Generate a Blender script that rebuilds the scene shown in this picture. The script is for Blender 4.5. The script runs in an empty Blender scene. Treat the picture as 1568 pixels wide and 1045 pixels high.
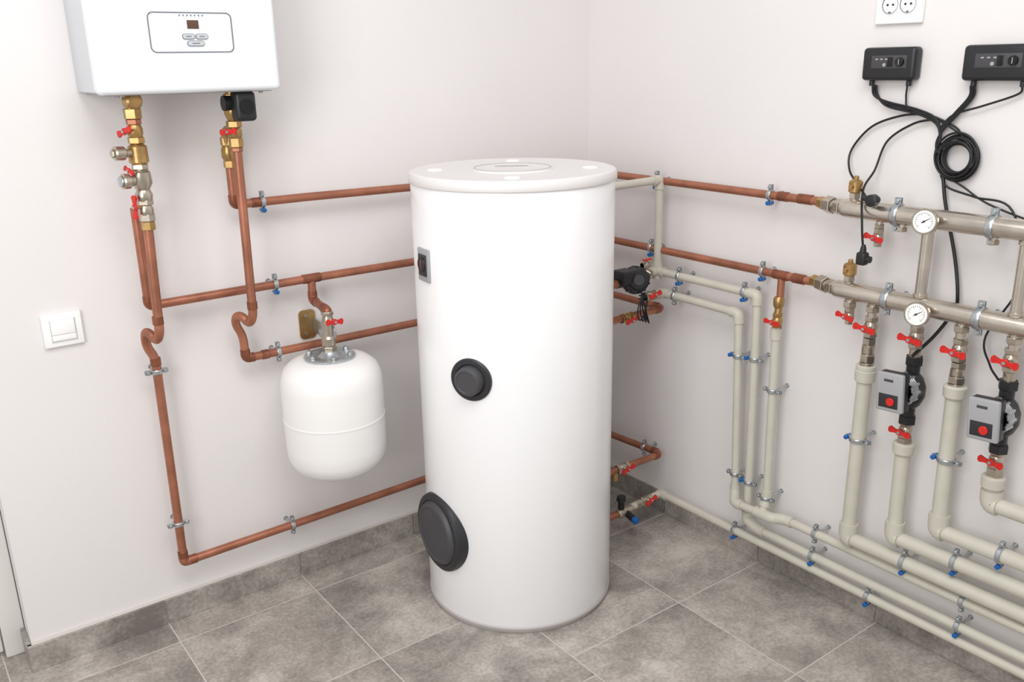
import bpy, bmesh, math, random
from mathutils import Vector, Matrix
random.seed(4)
V=Vector
# ------------------------------------------------------------ materials
def mat(name,col,rough=.5,metal=0.,var=.0,vscale=8.,bump=0.,bscale=60.,coat=0.,rvar=0.,spec=None):
    m=bpy.data.materials.new(name);m.use_nodes=True
    nt=m.node_tree;N=nt.nodes;L=nt.links;b=N['Principled BSDF']
    b.inputs['Roughness'].default_value=rough;b.inputs['Metallic'].default_value=metal
    b.inputs['Coat Weight'].default_value=coat;b.inputs['Coat Roughness'].default_value=.08
    if spec is not None: b.inputs['Specular IOR Level'].default_value=spec
    tc=N.new('ShaderNodeTexCoord')
    n=N.new('ShaderNodeTexNoise');n.inputs['Scale'].default_value=vscale;n.inputs['Detail'].default_value=4
    L.new(tc.outputs['Object'],n.inputs['Vector'])
    r=N.new('ShaderNodeValToRGB');r.color_ramp.elements[0].position=.3;r.color_ramp.elements[1].position=.7
    c=[pow(x/255,2.2) for x in col]
    lo=[x*(1-var) for x in c];hi=[min(1,x*(1+var*.6)) for x in c]
    r.color_ramp.elements[0].color=(*lo,1);r.color_ramp.elements[1].color=(*hi,1)
    L.new(n.outputs['Fac'],r.inputs['Fac']);L.new(r.outputs['Color'],b.inputs['Base Color'])
    if rvar:
        mr=N.new('ShaderNodeMapRange');mr.inputs['To Min'].default_value=rough-rvar;mr.inputs['To Max'].default_value=rough+rvar
        L.new(n.outputs['Fac'],mr.inputs['Value']);L.new(mr.outputs['Result'],b.inputs['Roughness'])
    if bump:
        n2=N.new('ShaderNodeTexNoise');n2.inputs['Scale'].default_value=bscale;n2.inputs['Detail'].default_value=5
        L.new(tc.outputs['Object'],n2.inputs['Vector'])
        bp=N.new('ShaderNodeBump');bp.inputs['Strength'].default_value=bump;bp.inputs['Distance'].default_value=.002
        L.new(n2.outputs['Fac'],bp.inputs['Height']);L.new(bp.outputs['Normal'],b.inputs['Normal'])
    return m
WALL=mat('wall_paint',(228,224,223),.85,var=.02,vscale=2,bump=.15,bscale=220)
COP=mat('copper',(176,117,94),.4,.65,var=.28,vscale=14,rvar=.08,bump=.1,bscale=90)
COPJ=mat('copper_solder',(150,95,75),.42,.7,var=.35,vscale=30)
PPR=mat('beige_plastic',(198,194,181),.45,var=.05,vscale=20)
BRASS=mat('brass',(180,146,96),.32,.8,var=.2,vscale=40)
NICK=mat('nickel',(188,178,163),.28,.9,var=.15,vscale=40)
STEEL=mat('stainless_steel',(205,196,184),.27,.9,var=.1,vscale=25,rvar=.06)
ZINC=mat('galvanised',(185,190,193),.32,.85,var=.15,vscale=50)
RED=mat('red_plastic',(204,40,34),.4)
BLUE=mat('blue_plastic',(24,98,170),.4)
BLK=mat('black_plastic',(36,36,39),.4,var=.1)
BLK2=mat('black_gloss',(18,18,20),.25)
CABLE=mat('black_cable',(24,24,26),.5)
GREY=mat('grey_plastic',(160,160,162),.45)
DGREY=mat('dark_grey_plastic',(70,69,72),.5,var=.08,bump=.15,bscale=150)
DGREY2=mat('charcoal_plastic',(46,46,49),.45,var=.08)
TANK=mat('white_tank_jacket',(243,243,244),.28,coat=.3)
LID=mat('tank_lid_plastic',(224,220,219),.4)
RIM=mat('tank_rim',(176,170,168),.45)
BOIL=mat('white_enamel',(234,238,242),.18,coat=.6)
BOILS=mat('boiler_side_metal',(206,210,215),.3)
VES=mat('white_vessel_paint',(238,236,234),.4)
WPL=mat('white_plastic',(243,243,242),.35)
LINE=mat('outline_grey',(110,116,122),.5)
BTN=mat('button_grey',(190,194,198),.4)
DISP=mat('display_brown',(92,68,56),.3)
FACE=mat('gauge_face',(244,243,238),.4)
HOLE=mat('socket_hole',(60,55,52),.6)
DOOR=mat('door_paint',(230,227,223),.5)
# ------------------------------------------------------------ mesh builder
def frame(ax,hint=None):
    z=V(ax).normalized()
    h=V(hint) if hint is not None else (V((0,0,1)) if abs(z.z)<.9 else V((0,-1,0)))
    x=(h-z*h.dot(z)).normalized();y=z.cross(x)
    return x,y,z
class G:
    def __init__(s,name): s.n=name;s.v=[];s.f=[];s.m=[];s.mats=[]
    def add(s,vs,fs,mt):
        if mt not in s.mats: s.mats.append(mt)
        i=s.mats.index(mt);o=len(s.v);s.v+=[tuple(p) for p in vs]
        for f in fs: s.f.append([o+k for k in f]);s.m.append(i)
    def lathe(s,o,ax,prof,mt,seg=24,hint=None):
        x,y,z=frame(ax,hint);o=V(o);vs=[];fs=[];rings=[]
        for t,r in prof:
            if r<1e-6: rings.append([len(vs)]);vs.append(o+z*t)
            else:
                rings.append(list(range(len(vs),len(vs)+seg)))
                for k in range(seg):
                    a=2*math.pi*k/seg;vs.append(o+z*t+x*(r*math.cos(a))+y*(r*math.sin(a)))
        for A,B in zip(rings,rings[1:]):
            for k in range(seg):
                k2=(k+1)%seg
                if len(A)==1 and len(B)==1: break
                if len(A)==1: fs.append([A[0],B[k2],B[k]][::-1])
                elif len(B)==1: fs.append([A[k],A[k2],B[0]])
                else: fs.append([A[k],A[k2],B[k2],B[k]])
        if len(rings[0])>1: fs.append(rings[0][::-1])
        if len(rings[-1])>1: fs.append(rings[-1])
        s.add(vs,fs,mt)
    def cyl(s,a,b,r,mt,seg=20,bev=0,hint=None):
        a=V(a);b=V(b);l=(b-a).length
        if bev: s.lathe(a,b-a,[(0,r-bev),(bev,r),(l-bev,r),(l,r-bev)],mt,seg,hint)
        else: s.lathe(a,b-a,[(0,r),(l,r)],mt,seg,hint)
    def hexn(s,a,b,r,mt): s.cyl(a,b,r,mt,6,min(.0015,r*.1))
    def tube(s,pts,r,mt,fil=.03,seg=14,n=6,closed=False):
        R_=[]
        for p in pts:
            p=V(p)
            if not R_ or (p-R_[-1]).length>1e-5: R_.append(p)
        pts=R_;P=[pts[0]]
        for i in range(1,len(pts)-1):
            p=pts[i];a=pts[i-1]-p;b=pts[i+1]-p
            la=min(fil,a.length*.49);lb=min(fil,b.length*.49)
            q0=p+a.normalized()*la;q1=p+b.normalized()*lb
            if a.normalized().dot(b.normalized())<-.999: P.append(p);continue
            for k in range(n+1):
                t=k/n;P.append(q0*(1-t)**2+p*2*t*(1-t)+q1*t*t)
        P.append(pts[-1])
        Q=[P[0]]
        for p in P[1:]:
            if (p-Q[-1]).length>1e-5:Q.append(p)
        P=Q;vs=[];fs=[]
        t0=(P[1]-P[0]).normalized();x,_,_=frame(t0)
        for i,p in enumerate(P):
            t=((P[min(i+1,len(P)-1)]-P[i]).normalized()+(P[i]-P[max(i-1,0)]).normalized()).normalized()
            x=(x-t*x.dot(t)).normalized();y=t.cross(x)
            for k in range(seg):
                a=2*math.pi*k/seg;vs.append(p+x*(r*math.cos(a))+y*(r*math.sin(a)))
        for i in range(len(P)-1):
            for k in range(seg):
                k2=(k+1)%seg;fs.append([i*seg+k,i*seg+k2,(i+1)*seg+k2,(i+1)*seg+k])
        fs.append(list(range(seg))[::-1]);fs.append([ (len(P)-1)*seg+k for k in range(seg)])
        s.add(vs,fs,mt)
    def pipe(s,pts,r,mt,fit=None,fm=None,fr=1.25,fil=None,fl=2.2,ends=False):
        """pipe with elbow fittings at each corner"""
        fil=fil or r*1.8
        s.tube(pts,r,mt,fil)
        fm=fm or mt
        if fit:
            P=[V(p) for p in pts]
            for i in range(1,len(P)-1):
                a=(P[i-1]-P[i]);b=(P[i+1]-P[i])
                if a.normalized().dot(b.normalized())<-.97: continue
                la=min(r*fl,a.length*.5);lb=min(r*fl,b.length*.5)
                s.tube([P[i]+a.normalized()*la,P[i],P[i]+b.normalized()*lb],r*fr,fm,fil)
    def sleeve(s,c,ax,l,r,mt,seg=20):
        c=V(c);a=V(ax).normalized();s.cyl(c-a*l/2,c+a*l/2,r,mt,seg,r*.08)
    def box(s,c,d,mt,bev=0,rot=None,segs=3):
        bm=bmesh.new();bmesh.ops.create_cube(bm,size=1)
        for v in bm.verts: v.co=V((v.co.x*d[0],v.co.y*d[1],v.co.z*d[2]))
        if bev: bmesh.ops.bevel(bm,geom=bm.edges[:],offset=bev,segments=segs,profile=.5,affect='EDGES')
        R=rot or Matrix.Identity(3);bm.verts.ensure_lookup_table();bm.verts.index_update()
        s.add([R@v.co+V(c) for v in bm.verts],[[v.index for v in f.verts] for f in bm.faces],mt);bm.free()
    def prism(s,poly,o,x,y,z,h,mt):
        """extrude 2-D polygon"""
        o=V(o);x=V(x);y=V(y);z=V(z);n=len(poly)
        vs=[o+x*p[0]+y*p[1] for p in poly]+[o+x*p[0]+y*p[1]+z*h for p in poly]
        fs=[list(range(n))[::-1],list(range(n,2*n))]+[[i,(i+1)%n,n+(i+1)%n,n+i] for i in range(n)]
        s.add(vs,fs,mt)
    def torus(s,c,ax,R,r,mt,seg=40,ms=10,hint=None):
        x,y,z=frame(ax,hint);c=V(c);vs=[];fs=[]
        for i in range(seg):
            a=2*math.pi*i/seg;d=x*math.cos(a)+y*math.sin(a)
            for j in range(ms):
                b=2*math.pi*j/ms;vs.append(c+d*(R+r*math.cos(b))+z*(r*math.sin(b)))
        for i in range(seg):
            for j in range(ms):
                i2=(i+1)%seg;j2=(j+1)%ms
                fs.append([i*ms+j,i2*ms+j,i2*ms+j2,i*ms+j2])
        s.add(vs,fs,mt)
    def done(s,ang=32):
        me=bpy.data.meshes.new(s.n);me.from_pydata(s.v,[],s.f)
        for m in s.mats: me.materials.append(m)
        me.polygons.foreach_set('material_index',s.m)
        me.polygons.foreach_set('use_smooth',[True]*len(s.f));me.update()
        bm=bmesh.new();bm.from_mesh(me);bmesh.ops.recalc_face_normals(bm,faces=bm.faces[:]);bm.to_mesh(me);bm.free()
        me.set_sharp_from_angle(angle=math.radians(ang))
        # put the origin at the centre of the object
        c=V((0,0,0))
        for v in me.vertices: c+=v.co
        c/=max(1,len(me.vertices))
        me.transform(Matrix.Translation(-c))
        o=bpy.data.objects.new(s.n,me);o.location=c;bpy.context.collection.objects.link(o);return o
X,Y,Z=V((1,0,0)),V((0,1,0)),V((0,0,1))
def rrect(w,h,r,n=6):
    P=[]
    for cx,cy,a0 in ((w/2-r,h/2-r,0),(-w/2+r,h/2-r,90),(-w/2+r,-h/2+r,180),(w/2-r,-h/2+r,270)):
        for k in range(n+1):
            a=math.radians(a0+90*k/n);P.append((cx+r*math.cos(a),cy+r*math.sin(a)))
    return P
# ------------------------------------------------------------ room
XE=-1.79   # free end of the left wall
g=G('wall_left');g.box((XE/2,.07,1.3),(-XE,.14,2.6),WALL);g.done()
g=G('wall_right');g.box((.06,-1.6,1.3),(.12,3.48,2.6),WALL);g.done()
g=G('wall_beside_door');g.box((-3.0,.2,1.3),(.62,.12,2.6),WALL);g.done()
g=G('wall_above_door');g.box((-2.24,.2,2.36),(.9,.12,.48),WALL);g.done()
# floor
def tile_mat(name,tint=1.0,grout=True):
    m=bpy.data.materials.new(name);m.use_nodes=True;nt=m.node_tree;N=nt.nodes;L=nt.links;b=N['Principled BSDF']
    geo=N.new('ShaderNodeNewGeometry')
    def math_(op,a,b_=None):
        n=N.new('ShaderNodeMath');n.operation=op
        for i,x in enumerate((a,b_)):
            if x is None: continue
            if isinstance(x,(int,float)): n.inputs[i].default_value=x
            else: L.new(x,n.inputs[i])
        return n.outputs[0]
    sep=N.new('ShaderNodeSeparateXYZ');L.new(geo.outputs['Position'],sep.inputs[0])
    T=.375
    ux=math_('DIVIDE',math_('ADD',sep.outputs['X'],1.475+T*20),T)
    # the rows left of x=-0.725 are laid with a small shift
    sh=math_('MULTIPLY',math_('LESS_THAN',sep.outputs['X'],-.725),.085)
    uy=math_('DIVIDE',math_('ADD',math_('ADD',sep.outputs['Y'],.03+T*20),sh),T)
    fx=math_('FRACT',ux);fy=math_('FRACT',uy)
    dx=math_('MINIMUM',fx,math_('SUBTRACT',1.0,fx));dy=math_('MINIMUM',fy,math_('SUBTRACT',1.0,fy))
    dd=math_('MINIMUM',dx,dy)
    cell=N.new('ShaderNodeCombineXYZ');L.new(math_('FLOOR',ux),cell.inputs[0]);L.new(math_('FLOOR',uy),cell.inputs[1])
    wn=N.new('ShaderNodeTexWhiteNoise');L.new(cell.outputs[0],wn.inputs['Vector'])
    vm=N.new('ShaderNodeVectorMath');vm.operation='MULTIPLY_ADD';L.new(wn.outputs['Color'],vm.inputs[0]);vm.inputs[1].default_value=(7,7,7);L.new(geo.outputs['Position'],vm.inputs[2])
    n1=N.new('ShaderNodeTexNoise');n1.inputs['Scale'].default_value=5.5;n1.inputs['Detail'].default_value=10;n1.inputs['Roughness'].default_value=.7;n1.inputs['Distortion'].default_value=.25
    L.new(vm.outputs[0],n1.inputs['Vector'])
    n2=N.new('ShaderNodeTexNoise');n2.inputs['Scale'].default_value=110;n2.inputs['Detail'].default_value=5;L.new(geo.outputs['Position'],n2.inputs['Vector'])
    r=N.new('ShaderNodeValToRGB');e=r.color_ramp.elements
    def c(x): return tuple(pow(v/255*tint,2.2) for v in x)+(1,)
    e[0].position=.34;e[0].color=c((126,119,114));e[1].position=.68;e[1].color=c((194,187,179))
    q=e.new(.5);q.color=c((158,151,144))
    L.new(math_('ADD',n1.outputs['Fac'],math_('MULTIPLY',math_('SUBTRACT',n2.outputs['Fac'],.5),.35)),r.inputs['Fac'])
    if grout:
        mx=N.new('ShaderNodeMix');mx.data_type='RGBA'
        L.new(math_('LESS_THAN',dd,.0040),mx.inputs['Factor']);L.new(r.outputs['Color'],mx.inputs['A']);mx.inputs['B'].default_value=c((198,192,185))
        L.new(mx.outputs['Result'],b.inputs['Base Color'])
        bp=N.new('ShaderNodeBump');bp.inputs['Strength'].default_value=.5;bp.inputs['Distance'].default_value=.002
        L.new(math_('GREATER_THAN',dd,.0040),bp.inputs['Height']);L.new(bp.outputs['Normal'],b.inputs['Normal'])
    else: L.new(r.outputs['Color'],b.inputs['Base Color'])
    b.inputs['Roughness'].default_value=.45
    return m
FLOOR=tile_mat('stone_tile_floor');BASE=tile_mat('stone_tile_baseboard',.95,False)
g=G('floor');g.box((-1.6,-1.45,-.03),(3.44,3.8,.06),FLOOR);g.done()
# baseboards: rows of cut tiles with thin joints
HB=.070
GROUT=mat('grout',(206,200,194),.8)
g=G('baseboard_left')
xs=[XE-.012,-1.475,-1.10,-.725,-.35,0]
for a,b_ in zip(xs,xs[1:]): g.box(((a+b_)/2,-.008,HB/2),(b_-a-.003,.016,HB),BASE,.001,segs=1)
g.box((XE/2,-.006,HB/2+.0005),(-XE,.010,HB+.001),GROUT);g.done()
g=G('baseboard_right')
ys=[-.018,-.40,-.775,-1.15,-1.525,-1.9,-2.3,-2.7,-3.2]
for a,b_ in zip(ys,ys[1:]): g.box((-.008,(a+b_)/2,HB/2),(.016,a-b_-.003,HB),BASE,.001,segs=1)
g.box((-.006,-1.61,HB/2+.0005),(.010,3.18,HB+.001),GROUT);g.done()
g=G('baseboard_return');g.box((XE-.006,.066,HB/2),(.012,.148,HB),BASE,.001,segs=1);g.done()
g=G('door_1')
yd=.112
g.box((XE-.0265,yd,1.05),(.05,.05,2.1),DOOR,.003);g.box((-2.69+.030,yd,1.05),(.05,.05,2.1),DOOR,.003)
g.box((-2.24,yd,2.08),(.85,.05,.05),DOOR,.003)
g.box((-2.24,yd+.004,1.03),(.790,.035,2.03),DOOR,.003)
for zc,h in((.5,.7),(1.45,.95)): g.box((-2.24,yd-.014,zc),(.5,.01,h),DOOR,.004)
g.cyl((-2.56,yd,1.0),(-2.56,yd-.06,1.0),.009,NICK);g.tube([(-2.56,yd-.055,1.0),(-2.44,yd-.055,1.0)],.008,NICK)
g.done()
# ------------------------------------------------------------ generic hardware
def clamp(c,ax,r,wall,blue=False,big=False):
    """ring clamp round a pipe, fixed by a stud to the wall ('L': y=0, 'R': x=0)"""
    g=G('pipe_clamp');c=V(c);ax=V(ax).normalized();out=V((0,-1,0)) if wall=='L' else V((-1,0,0))
    side=ax.cross(out).normalized();
    if abs(side.z)>.5 and side.z<0: side=-side
    w=.011 if not big else .016;R=r+.0028
    g.lathe(c-ax*w/2,ax,[(0,r*.97),(0,R),(w*.15,R+.0012),(w*.85,R+.0012),(w,R),(w,r*.97)],ZINC,24)
    for sg in(1,-1):
        e=c+side*sg*(R+.0065)
        Rm=Matrix((side,ax,out)).transposed()
        for k in(-1,1): g.box(e+out*k*.0028,(.014,w*.95,.0022),ZINC,.0006,Rm,1)
        g.cyl(e-out*.008,e+out*.010,.0026,ZINC,10)
        if blue and sg==-1: 
            g.cyl(e-out*.010,e+out*.0135,.0056,BLUE,12,.001)
            g.cyl(e+out*.012,e+out*.015,.0035,BLUE,10)
        else: g.cyl(e+out*.005,e+out*.009,.0048,ZINC,10,.0006)
    d=(abs(c.y) if wall=='L' else abs(c.x))-.0005
    g.cyl(c-out*r*.9,c-out*d,.0036,ZINC,10)
    g.cyl(c-out*(R),c-out*(R+.006),.0065,ZINC,6)
    g.cyl(c-out*(d-.002),c-out*d,.006,ZINC,16)
    return g.done()
def lever(g,p,out,along,s=1.0,m=RED):
    """butterfly handle standing off the valve body in direction out, wings along 'along'"""
    p=V(p);out=V(out).normalized();al=V(along);al=(al-out*al.dot(out)).normalized();w=out.cross(al)
    g.cyl(p,p+out*.016*s,.0042*s,BRASS,10)
    q=p+out*.012*s
    g.cyl(q,q+out*.006*s,.0085*s,m,14,.001)
    for sg in(1,-1):
        poly=[(.004,-.0045),(.012,-.0052),(.024,-.0085),(.028,-.004),(.028,.004),(.024,.0085),(.012,.0052),(.004,.0045)]
        P=[(a*s*sg,b*s) for a,b in poly]
        if sg<0:P=P[::-1]
        g.prism(P,q+out*.001*s,al,w,out,.0042*s,m)
        g.cyl(q+al*sg*.021*s-w*.007*s+out*.003*s,q+al*sg*.021*s+w*.007*s+out*.003*s,.0036*s,m,10)
    g.cyl(q+out*.006*s,q+out*.0085*s,.004*s,ZINC,6)
def valve(p,ax,out,along,m=NICK,s=1.0,lv=True,name='ball_valve',l=.05):
    g=G(name);p=V(p);a=V(ax).normalized();l=l*s
    g.lathe(p-a*l/2,a,[(0,.011*s),(0,.0145*s),(l*.08,.016*s)],m,6)
    g.hexn(p-a*l*.5,p-a*l*.27,.0165*s,m);g.hexn(p+a*l*.27,p+a*l*.5,.0165*s,m)
    g.lathe(p-a*l*.28,a,[(0,.012*s),(l*.12,.0145*s),(l*.28,.0165*s),(l*.44,.0145*s),(l*.56,.012*s)],m,20)
    o=V(out).normalized()
    g.cyl(p,p+o*.019*s,.0075*s,m,14,.001)
    if lv: lever(g,p+o*.014*s,o,along,s)
    return g
CR=.0108;BR=.0115;DR=.0175
# ------------------------------------------------------------ water heater tank
TX,TY,TR=-.621,-.426,.251
g=G('water_heater_tank')
g.lathe((TX,TY,0),Z,[(0,.236),(.0,.247),(.010,.2525),(.016,.2525),(.018,.25)],RIM,96)
g.lathe((TX,TY,0),Z,[(.018,.2495),(.022,.251),(1.128,.251),(1.132,.2495)],TANK,96)
g.lathe((TX,TY,0),Z,[(1.128,.2510),(1.130,.2545),(1.133,.2558),(1.146,.2550),(1.1525,.2515),(1.1545,.246),(1.1530,.240),(1.1530,.10),(1.1530,0)],LID,96)
cam_dir=math.radians(53.44)
def TP(phi,rad,z): 
    a=cam_dir+math.pi-math.radians(phi);return V((TX+rad*math.cos(a),TY+rad*math.sin(a),z)),V((math.cos(a),math.sin(a),0))
g.lathe((TX,TY,1.1528),Z,[(0,.100),(.0035,.098),(.0045,.094),(.0035,.090),(.0030,.0)],LID,64)
g.torus((TX,TY,1.1575),Z,.094,.0009,RIM,64,6)
g.prism(rrect(.085,.024,.0119),(TX+.02,TY+.03,1.1555),(.8,-.6,0),(.6,.8,0),Z,.0012,RIM)
for a,rd in((233,.185),(143,.19),(323,.19),(53,.19)):
    a=math.radians(a);g.lathe((TX+rd*math.cos(a),TY+rd*math.sin(a),1.1525),Z,[(0,.019),(.003,.018),(.004,.014),(.004,0)],WPL,24)
# upper knob (sensor port cover)
p,n=TP(25.1,.247,.688)
g.lathe(p,n,[(-.012,.053),(.006,.053),(.009,.050),(.0095,.040),(.007,.037)],DGREY2,48)
g.lathe(p,n,[(.007,.037),(.012,.036),(.024,.0345),(.029,.031),(.030,.027),(.0285,.025),(.0285,0)],DGREY,48)
# inspection flange cover
p,n=TP(55.5,.218,.238)
g.lathe(p,n,[(0,.106),(.030,.106),(.038,.104),(.042,.099),(.042,.088),(.039,.085)],DGREY2,64)
g.lathe(p,n,[(.039,.086),(.044,.084),(.050,.079),(.052,.072),(.050,.069),(.050,0)],DGREY,56)
# thermometer plate
p,n=TP(58,.2515,.946);sd=Z.cross(n)
Rm=Matrix((sd,n,Z)).transposed()
g.box(p,(.056,.008,.080),GREY,.003,Rm);g.box(p+n*.004,(.038,.006,.052),DGREY2,.002,Rm)
g.lathe(p+n*.005+Z*.002,n,[(0,.018),(.005,.017),(.005,.014),(.004,0)],BLK,32)
g.box(p+n*.009+Z*.002,(.004,.003,.024),COPJ,.001,Rm)
g.done()
# ------------------------------------------------------------ boiler
g=G('wall_boiler')
x0,x1,zb,zt,D=-1.493,-1.101,1.352,2.02,.2
g.box(((x0+x1)/2,-.0905,(zb+zt)/2+.002),(x1-x0-.004,.180,zt-zb-.004),BOILS,.004)
g.box(((x0+x1)/2,-.180,(zb+zt)/2),(x1-x0,.04,zt-zb),BOIL,.012,segs=5)
g.box(((x0+x1)/2,-.1,zb+.001),(x1-x0-.03,.15,.006),GREY,.001)
pc=V((-1.290,-.2004,1.4745))
W_,H_=.176,.081
out_=rrect(W_,H_,.012);inn=rrect(W_-.004,H_-.004,.010)
vs=[];fs=[];n_=len(out_)
for k,(P_,yy) in enumerate(((out_,0),(out_,-.0012),(inn,-.0012),(inn,0))):
    vs+=[pc+X*a+Z*b+Y*yy for a,b in P_]
for k in range(3):
    for i in range(n_): fs.append([k*n_+i,k*n_+(i+1)%n_,(k+1)*n_+(i+1)%n_,(k+1)*n_+i])
g.add(vs,fs,LINE)
g.box(pc+V((.004,-.0005,.016)),(.024,.002,.017),DISP,.0005)
for i in range(7): g.cyl(pc+V((-.022+i*.008,0,.034)),pc+V((-.022+i*.008,-.0012,.034)),.0015,LINE,10)
for dx,dz,w in((-.008,-.008,.026),(.020,-.008,.026),(.006,-.022,.036)):
    g.prism(rrect(w,.011,.005),pc+V((dx,.0,dz)),X,Z,-Y,.0022,LINE)
    g.prism(rrect(w-.002,.009,.004),pc+V((dx,.0,dz)),X,Z,-Y,.0030,BTN)
    g.prism(rrect(w*.45,.002,.0009),pc+V((dx,.0,dz)),X,Z,-Y,.0033,LINE)
for dx in(-.15,.16): g.cyl((-1.3+dx,-.17,zb+.002),(-1.3+dx,-.17,zb-.006),.005,GREY,10)
g.done()
# ------------------------------------------------------------ left wall copper
PY=-.05
A_X=-1.412
g=G('copper_pipe')   # flow riser with S-bend going down to lowest run and behind tank
g.pipe([(A_X,-.12,1.10),(-1.420,-.12,.815),(-1.424,-.10,.793),(-1.434,-.080,.812),(-1.439,-.062,.810),(-1.437,-.05,.770),(-1.421,PY,.740),(-1.423,PY,.182),(-1.12,PY,.187),(-.05,PY,.205),(PY,-.411,.222),(-.375,-.411,.222)],CR,COP,False,fil=.022)
for c,ax in(((-1.42,-.119,.848),Z),((-1.4215,PY,.73),Z),((-1.423,PY,.205),Z),((-1.400,PY,.1825),X),((-.072,-.411,.222),X),((PY,-.385,.221),Y)): g.sleeve(c,ax,.02,CR*1.16,COPJ)
g.tube([(-1.423,PY,.20),(-1.423,PY,.182),(-1.405,PY,.1823)],CR*1.15,COP,.016)
g.done()
g=G('copper_pipe')   # second run (z .87)
g.pipe([(-1.418,-.05,1.10),(-1.418,PY,.868),(-1.0,PY,.871),(-.05,PY,.868),(PY,-.925,.866)],CR,COP,True,COPJ,1.14)
g.sleeve((-1.006,PY,.871),X,.05,CR*1.16,COPJ)
g.pipe([(-1.006,PY,.871),(-1.006,PY,.812),(-1.014,-.150,.806),(-1.014,-.155,.785)],CR,COP,True,COPJ,1.16)
g.sleeve((PY,-.81,.866),Y,.045,CR*1.16,COPJ);g.sleeve((PY,-.865,.866),Y,.035,CR*1.2,COPJ)
g.cyl((PY,-.812,.866),(PY,-.812,.80),CR*.9,COP)
g.done()
g=G('copper_pipe')   # top run
g.pipe([(-1.188,PY,1.20),(-1.188,PY,1.083),(-1.0,PY,1.083),(-.05,PY,1.070),(PY,-.915,1.066)],CR,COP,True,COPJ,1.16)
g.sleeve((PY,-.80,1.067),Y,.03,CR*1.15,COPJ);g.sleeve((PY,-.865,1.067),Y,.04,CR*1.18,COPJ)
g.sleeve((-1.13,PY,1.083),X,.03,CR*1.15,COPJ)
g.done()
g=G('copper_pipe')   # return riser down to third run
g.pipe([(-1.190,-.12,1.30),(-1.196,-.12,.815),(-1.201,-.10,.793),(-1.210,-.080,.812),(-1.219,-.062,.810),(-1.219,-.050,.785),(-1.203,PY,.752),(-1.202,PY,.691),(-1.0,PY,.691),(-.05,PY,.693),(PY,-.399,.693),(-.375,-.399,.690)],CR,COP,False,fil=.022)
g.tube([(-1.202,PY,.715),(-1.202,PY,.691),(-1.18,PY,.691)],CR*1.15,COPJ,.016)
for c,ax in(((-1.1955,-.12,.845),Z),((-1.15,PY,.691),X),((PY,-.37,.693),Y),((-.075,-.399,.693),X)): g.sleeve(c,ax,.02,CR*1.16,COPJ)
g.done()
# clamps, left wall
clamp((-1.117,PY,1.083),X,CR,'L',True);clamp((-1.105,PY,.871),X,CR,'L',True);clamp((-1.115,PY,.691),X,CR,'L')
clamp((-1.4225,PY,.705),Z,CR,'L');clamp((-1.423,PY,.294),Z,CR,'L');clamp((-1.124,PY,.187),X,CR,'L')
# valve stack under boiler - left
g=G('valve_assembly')
x=A_X;y=-.12
g.lathe((x,y,1.352),-Z,[(0,.014),(.03,.014)],BRASS,20)
g.lathe((x+.002,y-.002,1.337),V((.2,-1,.05)),[(-.016,.012),(-.01,.018),(.012,.018),(.016,.014),(.018,0)],BRASS,20)
g.hexn((x,y,1.322),(x,y,1.300),.019,BRASS);g.hexn((x,y,1.300),(x,y,1.288),.0165,COP)
g.lathe((x,y,1.29),-Z,[(0,.012),(.010,.0165),(.022,.0165),(.032,.012)],BRASS,20)
lever(g,(x-.012,y-.006,1.275),(-1,-.35,.0),(.2,-1,.3),.9)
g.hexn((x,y,1.262),(x,y,1.248),.018,BRASS)
g.lathe((x,y,1.248),-Z,[(0,.012),(.006,.020),(.040,.021),(.046,.013)],BRASS,24)
d=V((-1,-.25,.05)).normalized()
g.cyl(V((x,y,1.228)),V((x,y,1.228))+d*.034,.009,NICK);g.cyl(V((x,y,1.228))+d*.03,V((x,y,1.228))+d*.055,.015,NICK,20,.003)
g.hexn(V((x,y,1.228))+d*.055,V((x,y,1.228))+d*.060,.009,NICK)
g.hexn((x,y,1.204),(x,y,1.192),.018,NICK)
g.lathe((x,y,1.192),-Z,[(0,.014),(.006,.020),(.03,.022),(.044,.015)],NICK,24)
c0=V((x,y,1.168));g.cyl(c0,c0+d*.03,.011,NICK);g.cyl(c0+d*.027,c0+d*.046,.0165,NICK,20,.003);g.cyl(c0+d*.046,c0+d*.05,.012,ZINC,20,.001)
lever(g,(x-.016,y-.004,1.190),(-1,-.3,.2),(.3,-1,-.3),.7)
g.lathe((x,y,1.150),-Z,[(0,.013),(.012,.019),(.024,.018),(.034,.013)],NICK,20)
g.hexn((x,y,1.128),(x,y,1.114),.0185,NICK)
g.lathe((x,y,1.116),-Z,[(0,.012),(.010,.0165),(.022,.0165),(.03,.012)],NICK,20)
lever(g,(x-.012,y-.006,1.112),(-1,-.4,0),(.0,-.1,1),.95)
g.hexn((x,y,1.096),(x,y,1.078),.0175,NICK);g.hexn((x,y,1.078),(x,y,1.058),.0155,BRASS)
g.cyl((x,y,1.10),(-1.418,-.05,1.09),.011,COP)
g.done()
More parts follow.
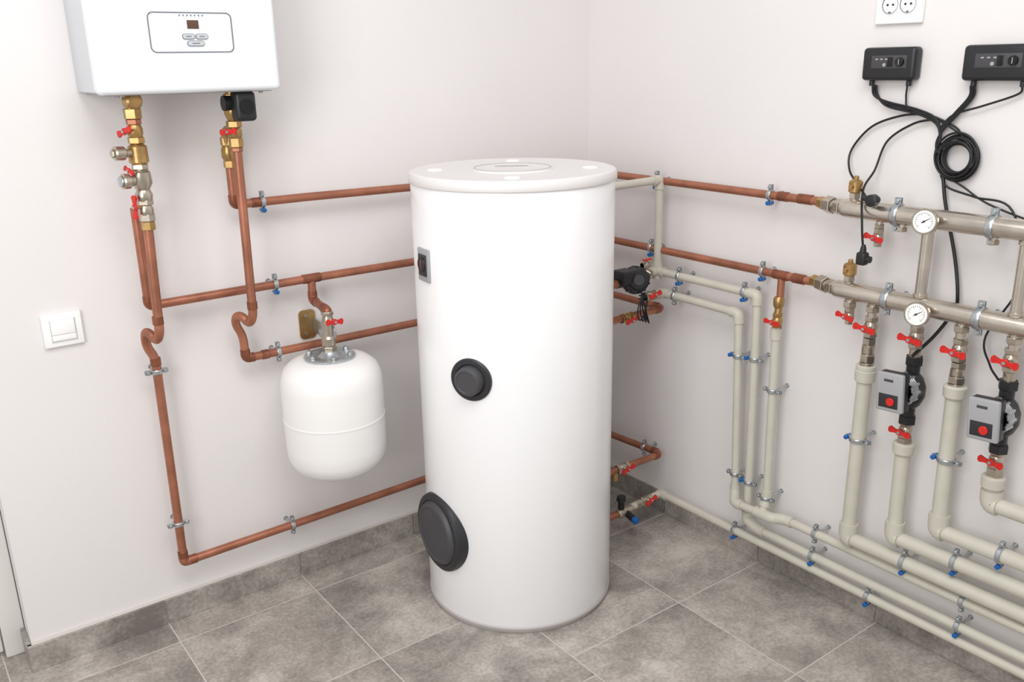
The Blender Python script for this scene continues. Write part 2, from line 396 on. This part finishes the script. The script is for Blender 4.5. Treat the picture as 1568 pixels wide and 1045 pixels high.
# valve stack right with black actuator
g=G('valve_assembly')
x=-1.192;y=-.12
g.lathe((x,y,1.352),-Z,[(0,.013),(.05,.013)],BRASS,20)
g.hexn((x,y,1.345),(x,y,1.33),.018,BRASS)
g.lathe((x,y,1.33),-Z,[(0,.013),(.012,.019),(.03,.019),(.045,.013)],BRASS,20)
g.box((x+.014,y-.035,1.318),(.048,.042,.066),BLK,.010,segs=4)
g.cyl((x+.014,y-.056,1.318),(x+.014,y-.0585,1.318),.017,BLK2,24)
g.cyl((x-.006,y-.01,1.325),(x-.024,y-.01,1.325),.017,BLK,20)
g.hexn((x,y,1.285),(x,y,1.270),.018,BRASS)
g.lathe((x,y,1.272),-Z,[(0,.012),(.008,.0165),(.02,.0165),(.028,.012)],BRASS,20)
lever(g,(x-.010,y-.010,1.262),(-.9,-.5,.0),(.4,-1,.1),.85)
g.hexn((x,y,1.247),(x,y,1.225),.0165,BRASS);g.hexn((x,y,1.225),(x,y,1.215),.014,COP)
g.tube([(x,y+.01,1.262),(x-.000,-.055,1.262),(-1.188,-.052,1.20)],.011,BRASS,.02)
g.hexn((-1.188,-.05,1.245),(-1.188,-.05,1.225),.0165,BRASS)
g.lathe((-1.188,-.05,1.225),-Z,[(0,.013),(.01,.0165),(.028,.0165),(.036,.012)],BRASS,20)
g.hexn((-1.188,-.05,1.19),(-1.188,-.05,1.172),.0145,BRASS)
g.done()
# ------------------------------------------------------------ expansion vessel
EX,EY=-1.022,-.162
g=G('expansion_vessel')
g.lathe((EX,EY,0),Z,[(.362,.0),(.363,.04),(.368,.072),(.380,.100),(.398,.119),(.42,.128),(.45,.1305),(.525,.131)],VES,64)
g.lathe((EX,EY,0),Z,[(.525,.131),(.525,.1322),(.5285,.1322),(.529,.131),(.615,.131),(.642,.128),(.662,.119),(.676,.102),(.683,.08),(.686,.05),(.686,0)],VES,64)
g.lathe((EX,EY,.684),Z,[(0,.064),(.004,.066),(.007,.066),(.009,.062),(.009,.05),(.006,.045),(.006,.03),(.010,.024),(.018,.018),(.018,0)],ZINC,40)
for k in range(6):
    a=math.radians(k*60+15);q=V((EX+.055*math.cos(a),EY+.055*math.sin(a),.692));g.hexn(q,q+Z*.007,.0075,ZINC);g.cyl(q,q+Z*.011,.0038,ZINC,10)
g.hexn((EX,EY,.70),(EX,EY,.715),.019,NICK)
g.lathe((EX,EY,.713),Z,[(0,.014),(.006,.0185),(.024,.0185),(.03,.014),(.07,.013)],NICK,24)
# wall bracket and link
bz=.735
g.prism(rrect(.046,.080,.012),(-1.008,-.0005,bz),X,Z,-Y,.005,BRASS)
g.box((-.992,-.06,bz-.004),(.006,.11,.04),ZINC,.002)
g.box((-1.0,-.11,bz-.004),(.026,.06,.022),ZINC,.004)
for dz in(.026,-.026): g.cyl((-1.014,-.005,bz+dz),(-1.014,-.011,bz+dz),.006,NICK,6)
g.done()
g=valve((-1.018,-.158,.782),Z,(.25,-1,.0),(1,.2,-.15),NICK,.95);g.done()
# ------------------------------------------------------------ light switch
g=G('light_switch')
cx,cz=-1.602,.8355
g.box((cx,-.0055,cz),(.084,.010,.078),WPL,.003);g.box((cx,-.0105,cz),(.056,.004,.054),WPL,.0015)
g.box((cx,-.0135,cz+.008),(.050,.004,.034),WPL,.001);g.box((cx,-.0125,cz-.0165),(.050,.002,.014),WPL,.0008)
g.box((cx,-.0112,cz),(.0535,.0032,.0515),BTN,0)
g.done()
# ------------------------------------------------------------ double socket
g=G('electrical_socket')
cy,cz=-1.036,1.508
g.box((-.0055,cy,cz),(.010,.112,.081),WPL,.003)
for dy in(.021,-.021):
    p=V((-.009,cy+dy,cz))
    g.lathe(p,-X,[(0,.021),(.003,.0205),(.003,.0185),(-.004,.0175),(-.004,0)],WPL,36)
    g.torus(p-X*.0025,X,.0186,.0009,LINE,36,6)
    for k in(-1,1):
        g.cyl(p+Y*k*.0065+X*.004,p+Y*k*.0065-X*.0022,.0026,HOLE,12)
        g.box(p+Z*k*.0155-X*.002,(.003,.005,.003),LINE)
g.done()
# ------------------------------------------------------------ controllers
def controller(y0,y1,z0,z1):
    g=G('pump_controller');w=y0-y1;c=V((-.0165,(y0+y1)/2,(z0+z1)/2))
    g.box(c,(.032,w,z1-z0),BLK,.009,segs=4)
    g.box(c+V((-.0155,-w*.02,.004)),(.004,w*.66,(z1-z0)*.40),DGREY,.0015)
    for k in range(3): g.box(c+V((-.018,w*(.20-.09*k),.010)),(.002,.006,.003),GREY)
    g.cyl(c+V((-.017,w*.05,-.002)),c+V((-.0195,w*.05,-.002)),.004,GREY,12)
    g.box(c+V((-.018,-w*.05,.004)),(.002,.012,.020),BLK2,.0005)
    g.cyl(c+V((-.016,-w*.24,.004)),c+V((-.024,-w*.24,.004)),.0095,BLK2,24,.001)
    g.box(c+V((-.024,-w*.24,.004)),(.002,.0015,.012),GREY)
    for k in(-.35,.35): g.cyl(c+V((.002,w*k,-(z1-z0)/2)),c+V((.002,w*k,-(z1-z0)/2-.012)),.006,BLK,12,.001)
    g.done()
controller(-.972,-1.100,1.348,1.419);controller(-1.203,-1.345,1.348,1.419)
# ------------------------------------------------------------ cables
def smooth(pts,n=8):
    P=[V(p) for p in pts];P=[P[0]*2-P[1]]+P+[P[-1]*2-P[-2]];o=[]
    for i in range(1,len(P)-2):
        a,b,c,d=P[i-1:i+3]
        for k in range(n):
            t=k/n;o.append(.5*((2*b)+(c-a)*t+(2*a-5*b+4*c-d)*t*t+(3*b-a-3*c+d)*t**3))
    o.append(P[-2]);return o
def cable(g,pts,r=.0028): g.tube(smooth(pts),r,CABLE,.001,8,1)
g=G('cable_bundle')
cc=V((-.022,-1.212,1.190))
for k in range(10):
    R=.030+.0055*(k%4)+random.uniform(-.001,.001);off=V((.006-.006*(k//4),random.uniform(-.003,.003),random.uniform(-.004,.004)))
    pts=[]
    for i in range(26):
        a=2*math.pi*i/24+k;pts.append(cc+off+V((0,R*math.cos(a),R*1.05*math.sin(a))))
    cable(g,pts,.0025)
for s_ in(0,.004,-.005):   # from controllers to tie at top of coil
    cable(g,[(-.018,-1.000+s_,1.338),(-.014,-1.004+s_,1.315),(-.014,-1.035,1.297+s_),(-.014,-1.11,1.282+s_),(-.014,-1.155,1.262+s_),(-.016,-1.168,1.225),(-.018,-1.172,1.19)],.0026)
    cable(g,[(-.018,-1.225+s_,1.338),(-.014,-1.222+s_,1.315),(-.014,-1.195+s_,1.280),(-.016,-1.172,1.25+s_),(-.016,-1.166-s_,1.21),(-.018,-1.185,1.16)],.0026)
cable(g,[(-.018,-1.080,1.338),(-.014,-1.078,1.31),(-.014,-1.088,1.288),(-.014,-1.15,1.268),(-.016,-1.20,1.245),(-.018,-1.235,1.22)],.0022)
cable(g,[(-.018,-1.325,1.338),(-.012,-1.315,1.322),(-.014,-1.25,1.298),(-.014,-1.19,1.278),(-.016,-1.165,1.25)],.0022)
cable(g,[(-.014,-1.15,1.272),(-.012,-1.175,1.262),(-.012,-1.20,1.25),(-.016,-1.215,1.235),(-.018,-1.225,1.22)],.0024)
# long loops to the sensors on the manifold
cable(g,[(-.014,-1.13,1.278),(-.012,-1.07,1.272),(-.012,-1.0,1.245),(-.014,-.955,1.19),(-.03,-.965,1.145),(-.07,-1.02,1.115),(-.105,-1.065,1.095)],.0026)
cable(g,[(-.014,-1.15,1.268),(-.014,-1.10,1.255),(-.016,-1.045,1.215),(-.03,-1.03,1.15),(-.085,-1.040,1.11),(-.118,-1.066,1.04),(-.122,-1.078,.98)],.0026)
# feed to pumps behind manifold
cable(g,[(-.018,-1.165,1.21),(-.018,-1.185,1.15),(-.020,-1.20,1.09),(-.02,-1.235,.98),(-.025,-1.255,.90),(-.02,-1.25,.86),(-.04,-1.225,.80),(-.09,-1.205,.755)],.0040)
cable(g,[(-.018,-1.18,1.15),(-.018,-1.20,1.125),(-.016,-1.26,1.11),(-.016,-1.34,1.09),(-.02,-1.38,.95),(-.03,-1.33,.82),(-.06,-1.36,.77),(-.1,-1.40,.755)],.0024)
cable(g,[(-.018,-1.19,1.15),(-.016,-1.23,1.13),(-.016,-1.30,1.095),(-.016,-1.45,1.06),(-.016,-1.6,1.05)],.0022)
g.box(cc+V((-.008,.034,.012)),(.02,.010,.006),BLK,.001)
# sensor heads
q=V((-.112,-1.083,1.094));g.lathe(q-X*.012,X,[(0,.009),(.002,.0135),(.018,.0135),(.022,.009),(.03,.008)],BLK,20);g.cyl(q+Y*.012,q+Y*.026+Z*.004,.006,BLK,12)
q=V((-.122,-1.078,.963));g.box(q,(.022,.024,.030),BLK,.006,segs=4);g.lathe(q+Z*.012,Z,[(0,.008),(.012,.0065),(.02,.004)],BLK,12);g.cyl(q+Y*.0-Y*.01,q-Y*.02,.008,BLK,14)
g.done()
# ------------------------------------------------------------ manifold
MX=-.078;MR=.0215;MY0=-.985;MY1=-1.78
ZU,ZL=1.064,.870
g=G('heating_manifold')
for zc in(ZU,ZL):
    g.lathe((MX,MY0,zc),-Y,[(0,.014),(.002,.0185),(.008,.021),(.014,MR),(abs(MY1-MY0)-.014,MR),(abs(MY1-MY0),.016)],STEEL,36)
    # union to copper pipe
    d=V((MX,MY0,zc))-V((PY,-.905,zc));p0=V((PY,-.905,zc))
    g.cyl(p0,V((MX,MY0,zc)),.0125,NICK)
    g.hexn(p0+d*.02,p0+d*.28,.0155,BRASS);g.hexn(p0+d*.34,p0+d*.66,.0205,NICK);g.cyl(p0+d*.70,p0+d*.80,.015,NICK);g.hexn(p0+d*.82,p0+d*1.04,.019,NICK)
for yy in(-1.200,-1.405,-1.62):
    g.cyl((MX,yy,ZU),(MX,yy,ZL),.0125,STEEL,24)
    g.sleeve((MX,yy,ZU-.024),Z,.008,.0155,STEEL);g.sleeve((MX,yy,ZL+.024),Z,.008,.0155,STEEL)
for yy in(-1.03,-1.09,-1.20,-1.30,-1.41,-1.55): 
    g.cyl((MX,yy,ZL),(MX,yy,ZL-.052),.0105,STEEL);g.hexn((MX,yy,ZL-.024),(MX,yy,ZL-.038),.0165,NICK)
for yy in(-1.085,-1.14,-1.34):
    g.cyl((MX,yy,ZU),(MX,yy,ZU-.034),.008,STEEL,12);g.hexn((MX,yy,ZU-.026),(MX,yy,ZU-.036),.0115,NICK)
g.done()
for zc in(ZU,ZL):
    for yy in(-1.125,-1.335,-1.6): clamp((MX,yy,zc),Y,MR,'R',big=True)
def gauge(y,z):
    g=G('pressure_gauge');p=V((-.118,y,z));n=V((-1,-.12,.10)).normalized()
    g.cyl(V((MX-.015,y+.002,z)),p,.008,BRASS);g.hexn(p+V((.016,.001,0)),p+V((.006,0,0)),.010,BRASS)
    g.lathe(p,n,[(-.006,.020),(-.004,.0265),(.008,.0275),(.0095,.0265),(.0095,.0245),(.007,.0240),(.007,0)],NICK,40)
    x,y_,z_=frame(n)
    q=p+n*.0078;g.lathe(q,n,[(0,.0238),(.0004,.0236),(.0004,0)],FACE,40)
    for k in range(21):
        a=math.radians(-135+k*13.5);dd=x*math.cos(a)+y_*math.sin(a);l=.006 if k%4==0 else .0035
        w=dd.cross(n);g.prism([(.0195-l,-.0004),(.0195,-.0004),(.0195,.0004),(.0195-l,.0004)],q+n*.0004,dd,w,n,.0003,BLK)
    dd=(x*.55+y_*-.83);w=dd.cross(n);g.prism([(-.006,-.0012),(.015,-.0004),(.015,.0004),(-.006,.0012)],q+n*.0008,dd,w,n,.0005,BLK)
    g.cyl(q,q+n*.002,.0022,BLK,12);g.done()
gauge(-1.213,1.064);gauge(-1.2205,.862)
def airvent(y,z):
    g=G('air_vent_valve');p=V((MX,y,z+.006))
    g.cyl(p+Z*.012,p+Z*.032,.010,NICK)
    g.hexn(p+Z*.018,p+Z*.032,.0135,NICK)
    g.lathe(p+Z*.030,Z,[(0,.010),(.004,.0155),(.026,.0155),(.030,.012),(.032,.006),(.038,.006),(.040,.0045),(.040,0)],BRASS,24)
    g.hexn(p+V((-.012,0,.046)),p+V((-.022,0,.046)),.006,BRASS)
    g.done()
airvent(-1.016,ZU);airvent(-1.022,ZL)
# drain valves under manifolds
def small_valve(p,name='drain_valve',al=(0,1,.2)):
    g=G(name);p=V(p)
    g.hexn(p+Z*.020,p+Z*.006,.012,NICK);g.lathe(p+Z*.008,-Z,[(0,.009),(.006,.0115),(.016,.0115),(.022,.008)],NICK,18);g.hexn(p-Z*.012,p-Z*.022,.010,NICK)
    lever(g,p+V((-.008,0,0)),(-1,0,0),al,.85);g.done()
small_valve((MX,-1.032,.812));small_valve((MX,-1.085,1.008))
# supply branches
BX=-.07
def branch_valve(y,z,s=1.,al=(0,1,.12)):
    g=valve((MX+.004,y,z),Z,(-1,0,0),al,NICK,s);g.done()
def ppr(pts,r,tees=()):
    g=G('plastic_pipe');g.pipe(pts,r,PPR,True,PPR,1.3,fl=2.3)
    for c,ax,l in tees: g.sleeve(c,ax,l,r*1.32,PPR)
    return g
def adapter(g,x,y,z0,z1,r=.016):
    """nickel transition pieces"""
    h=z0-z1
    g.hexn((x,y,z0),(x,y,z0-h*.22),r,NICK);g.cyl((x,y,z0),(x,y,z1),r*.72,NICK)
    g.cyl((x,y,z0-h*.26),(x,y,z0-h*.5),r*.95,NICK,20,.001);g.hexn((x,y,z0-h*.54),(x,y,z0-h*.78),r*1.12,NICK)
    g.cyl((x,y,z0-h*.8),(x,y,z1),r*1.05,NICK,20,.001)
YE=-1.80
# D
branch_valve(-1.088,.795)
g=ppr([(BX,-1.084,.69),(BX,-1.083,.236),(BX,-1.115,.236),(-.06,YE,.232)],DR,[((BX,-1.084,.672),Z,.03),((BX,-1.084,.693),Z,.012)])
g.lathe((BX,-1.084,.655),Z,[(0,DR),(.008,.0235),(.03,.0245),(.034,.020)],PPR,24);adapter(g,BX,-1.085,.768,.69);g.done()
clamp((BX,-1.083,.505),Z,DR,'R',True);clamp((-.068,-1.235,.2355),Y,DR,'R',True)
# F
branch_valve(-1.300,.790)
g=ppr([(BX,-1.300,.70),(BX,-1.305,.354),(BX,-1.335,.354),(-.06,YE,.354)],DR)
g.lathe((BX,-1.30,.675),Z,[(0,DR),(.008,.0235),(.03,.0245),(.034,.020)],PPR,24);adapter(g,BX,-1.30,.763,.70);g.done()
clamp((BX,-1.303,.53),Z,DR,'R',True);clamp((-.067,-1.447,.354),Y,DR,'R',True)
# E and G with pumps
def pump(y,z):
    g=G('circulation_pump');x=BX;p=V((x,y,z))
    g.cyl(p+Z*.11,p+Z*.06,.013,NICK);g.cyl(p-Z*.08,p-Z*.095,.013,NICK)
    g.hexn(p+Z*.082,p+Z*.062,.020,BLK);g.hexn(p-Z*.062,p-Z*.082,.020,BLK)
    g.lathe(p+Z*.062,-Z,[(0,.015),(.02,.015),(.03,.024),(.05,.032),(.074,.032),(.094,.024),(.104,.015),(.124,.015)],BLK,28)
    m=p+Z*.012
    g.cyl(m,m-X*.030,.034,BLK,36,.003)
    # ribbed aluminium motor housing
    for k in range(4): g.cyl(m-X*(.030+k*.007),m-X*(.035+k*.007),.036,ZINC,36,.001)
    g.cyl(m-X*.028,m-X*.056,.032,ZINC,36)
    for k in range(12):
        a=2*math.pi*k/12;dd=Y*math.cos(a)+Z*math.sin(a);g.cyl(m+dd*.035-X*.026,m+dd*.035-X*.056,.0036,ZINC,8)
    # control box
    c=p+V((-.072,.004,.012));t=math.radians(-4);Rm=Matrix.Rotation(t,3,'X')
    g.box(c+X*.009,(.024,.062,.088),BLK,.004,Rm);g.box(c-X*.006,(.012,.064,.090),GREY,.004,Rm)
    g.box(c+V((-.0118,-.0,-.020)),(.002,.046,.032),DGREY2,.0006,Rm)
    g.cyl(c+V((-.0125,-.006,-.020)),c+V((-.017,-.006,-.020)),.0095,RED,24,.001)
    g.box(c+V((-.0118,.004,.028)),(.002,.022,.006),DGREY,.0006,Rm)
    g.done()
for y in(-1.200,-1.408):
    branch_valve(y,.795);pump(y,.668)
    g=valve((BX,y-.0,.570),Z,(-1,0,0),(0,1,.1),NICK,.95,l=.042);g.done()
g=ppr([(BX,-1.200,.53),(BX,-1.203,.291),(BX,-1.235,.291),(-.06,YE,.292)],DR)
g.lathe((BX,-1.20,.505),Z,[(0,DR),(.008,.0235),(.03,.0245),(.034,.020)],PPR,24);g.hexn((BX,-1.2,.552),(BX,-1.2,.537),.0175,NICK);g.done()
clamp((-.067,-1.353,.2915),Y,DR,'R',True)
g=ppr([(BX,-1.408,.53),(BX,-1.410,.465),(BX,-1.445,.465),(-.06,YE,.465)],DR)
g.lathe((BX,-1.408,.498),Z,[(0,DR),(.008,.0235),(.03,.0245),(.034,.020)],PPR,24);g.hexn((BX,-1.408,.552),(BX,-1.408,.53),.0175,NICK);g.done()
# thin lines: B1, B2, B3, A
SX=-.06
g=ppr([(-.385,-.379,1.068),(SX,-.379,1.073),(SX,-.381,.805),(SX,-.748,.803),(SX,-.762,.145),(SX,-.80,.132),(SX,-.85,.132),(SX,-.88,.130),(SX,YE,.130)],BR)
g.sleeve((SX,-.381,.805),Z,.045,BR*1.32,PPR);g.cyl((SX,-.381,.805),(SX-.05,-.381,.805),BR*1.25,PPR)
g.done()
g=ppr([(-.14,-.41,.745),(SX,-.41,.744),(SX,-.69,.740),(SX,-.715,.215),(-.085,-.735,.196),(-.085,-.86,.200),(-.06,-.885,.198),(SX,YE,.198)],BR)
g.sleeve((-.085,-.83,.2),Y,.045,BR*1.32,PPR);g.done()
g=ppr([(SX,-.814,.728),(SX-.008,-.829,.24),(-.085,-.83,.2)],BR);g.sleeve((SX,-.814,.71),Z,.03,BR*1.3,PPR);g.done()
g=valve((SX+.004,-.813,.745),Z,(-1,0,0),(0,1,.1),BRASS,.85);g.cyl((SX+.004,-.813,.76),(PY,-.812,.80),.010,BRASS);g.lathe((PY-.004,-.812,.81),-Z,[(0,.011),(.006,.0145),(.022,.0145),(.03,.011)],BRASS,16);g.done()
g=ppr([(-.20,-.425,.085),(-.075,-.425,.093),(SX,-.425,.093),(SX,YE,.091)],BR);g.done()
for c,ax,b_ in(((PY,-.36,1.069),Y,True),((PY,-.76,1.067),Y,True),((PY,-.345,.868),Y,True),((PY,-.752,.866),Y,True),
  ((SX,-.47,.8045),Y,True),((SX,-.705,.803),Y,True),((SX,-.455,.743),Y,False),
  ((SX,-.752,.625),Z,True),((SX,-.696,.62),Z,True),((SX,-.760,.262),Z,True),((SX,-.711,.27),Z,False),
  ((SX-.004,-.820,.555),Z,False),((SX-.01,-.8285,.243),Z,False),
  ((SX,-.722,.093),Y,True),((SX,-1.149,.092),Y,True),((SX,-.985,.198),Y,False),((SX,-1.379,.198),Y,False),((SX,-.981,.130),Y,True),((SX,-1.377,.130),Y,True),
  ((PY,-.34,.218),Y,False)): clamp(c,ax,BR if abs(c[0])>.055 else CR,'R',b_)
# ------------------------------------------------------------ fittings between tank and right wall
g=G('circulation_pump')
p=V((-.165,-.405,.795));
g.tube([p,(-.10,-.385,.805)],.012,NICK);g.hexn((-.120,-.392,.802),(-.103,-.386,.805),.019,NICK)
g.cyl((-.25,-.405,.80),(-.165,-.405,.80),.014,BLK);
n=V((-.55,-1,.25)).normalized()
g.lathe(p+Y*.02,n,[(0,.02),(.008,.038),(.030,.041),(.034,.038),(.050,.036),(.058,.034),(.060,.028),(.066,.027),(.068,.024),(.068,0)],BLK,32)
g.lathe(p+Y*.02+n*.068,n,[(0,.016),(.003,.015),(.003,0)],DGREY,24)
g.box(p+V((-.055,-.005,.022)),(.05,.05,.040),BLK,.006)
for k in range(10):
    a=2*math.pi*k/10;x,y_,z_=frame(n);dd=x*math.cos(a)+y_*math.sin(a);g.cyl(p+Y*.02+dd*.038+n*.01,p+Y*.02+dd*.036+n*.052,.0035,BLK,8)
for k in range(4): cable(g,[p+V((-.02,-.04,-.03)),p+V((-.045+.01*k,-.05,-.07)),p+V((-.035+.012*k,-.05,-.10-.005*k)),p+V((-.01,-.045,-.08)),p+V((.0,-.04,-.04)),p+V((-.03,-.04,-.02-.01*k))],.0022)
g.cyl((-.165,-.405,.80),(-.375,-.41,.80),.012,COP)
g.done()
g=valve((-.120,-.41,.745),X,(0,-1,.3),(1,0,.2),NICK,.9);g.done()
g=valve((-.20,-.400,.691),X,(0,-1,-.1),(1,0,.2),BRASS,.9);g.done()
g=valve((-.125,-.397,.835),(1,0,0),(0,-.3,1),(1,0,.2),NICK,.6);g.done()
g=valve((-.215,-.411,.222),X,(0,-1,.2),(1,0,.2),NICK,.95);g.cyl((-.24,-.411,.222),(-.375,-.415,.222),.010,BRASS)
g.cyl((-.245,-.411,.222),(-.245,-.411,.19),.009,BRASS);g.done()
g=valve((-.125,-.425,.090),X,(0,-1,.35),(1,0,.3),NICK,.9);g.hexn((-.15,-.425,.088),(-.17,-.425,.088),.014,NICK);g.done()
g=G('safety_valve')
g.lathe((-.25,-.43,.085),X,[(0,.012),(.01,.016),(.05,.016),(.06,.012)],NICK,20);g.cyl((-.22,-.43,.085),(-.22,-.47,.075),.011,BLK,20,.001);g.cyl((-.22,-.47,.075),(-.22,-.485,.072),.011,BLUE,20,.001)
g.lathe((-.235,-.43,.095),Z,[(0,.01),(.03,.01),(.032,.015),(.045,.013),(.045,0)],BLK,18);g.cyl((-.375,-.43,.085),(-.25,-.43,.085),.010,COP);g.done()
# ------------------------------------------------------------ light
w=bpy.data.worlds.new('world');bpy.context.scene.world=w;w.use_nodes=True
bg=w.node_tree.nodes['Background'];bg.inputs[0].default_value=(1,.99,.985,1);bg.inputs[1].default_value=.60
def area(name,loc,tgt,sx,sy,e,col=(1,1,1)):
    l=bpy.data.lights.new(name,'AREA');l.shape='RECTANGLE';l.size=sx;l.size_y=sy;l.energy=e;l.color=col
    o=bpy.data.objects.new(name,l);o.location=loc;o.rotation_euler=(V(tgt)-V(loc)).to_track_quat('-Z','Y').to_euler();bpy.context.collection.objects.link(o)
area('ceiling_light',(-1.5,-1.6,2.55),(-1.2,-1.2,0),1.6,.9,28)
area('window_light',(-3.0,-1.9,1.7),(-.4,-.6,.8),1.0,1.5,30,(1,.99,.98))
# ------------------------------------------------------------ camera
a,b_,c=[math.radians(t) for t in(53.662,17.349,1.091)]
F=V((math.cos(b_)*math.cos(a),math.cos(b_)*math.sin(a),-math.sin(b_)))
r=F.cross(Z).normalized();d=F.cross(r)
rx=r*math.cos(c)+d*math.sin(c);dn=-r*math.sin(c)+d*math.cos(c)
cam=bpy.data.cameras.new('camera');co=bpy.data.objects.new('camera',cam);bpy.context.collection.objects.link(co)
M=Matrix((rx,-dn,-F)).transposed().to_4x4();M.translation=V((-1.935,-2.197,1.400));co.matrix_world=M
cam.sensor_width=36;cam.lens=1668.1/1920*36;cam.clip_start=.02
bpy.context.scene.camera=co
bpy.context.scene.view_settings.view_transform='Standard'
bpy.context.scene.view_settings.look='None'
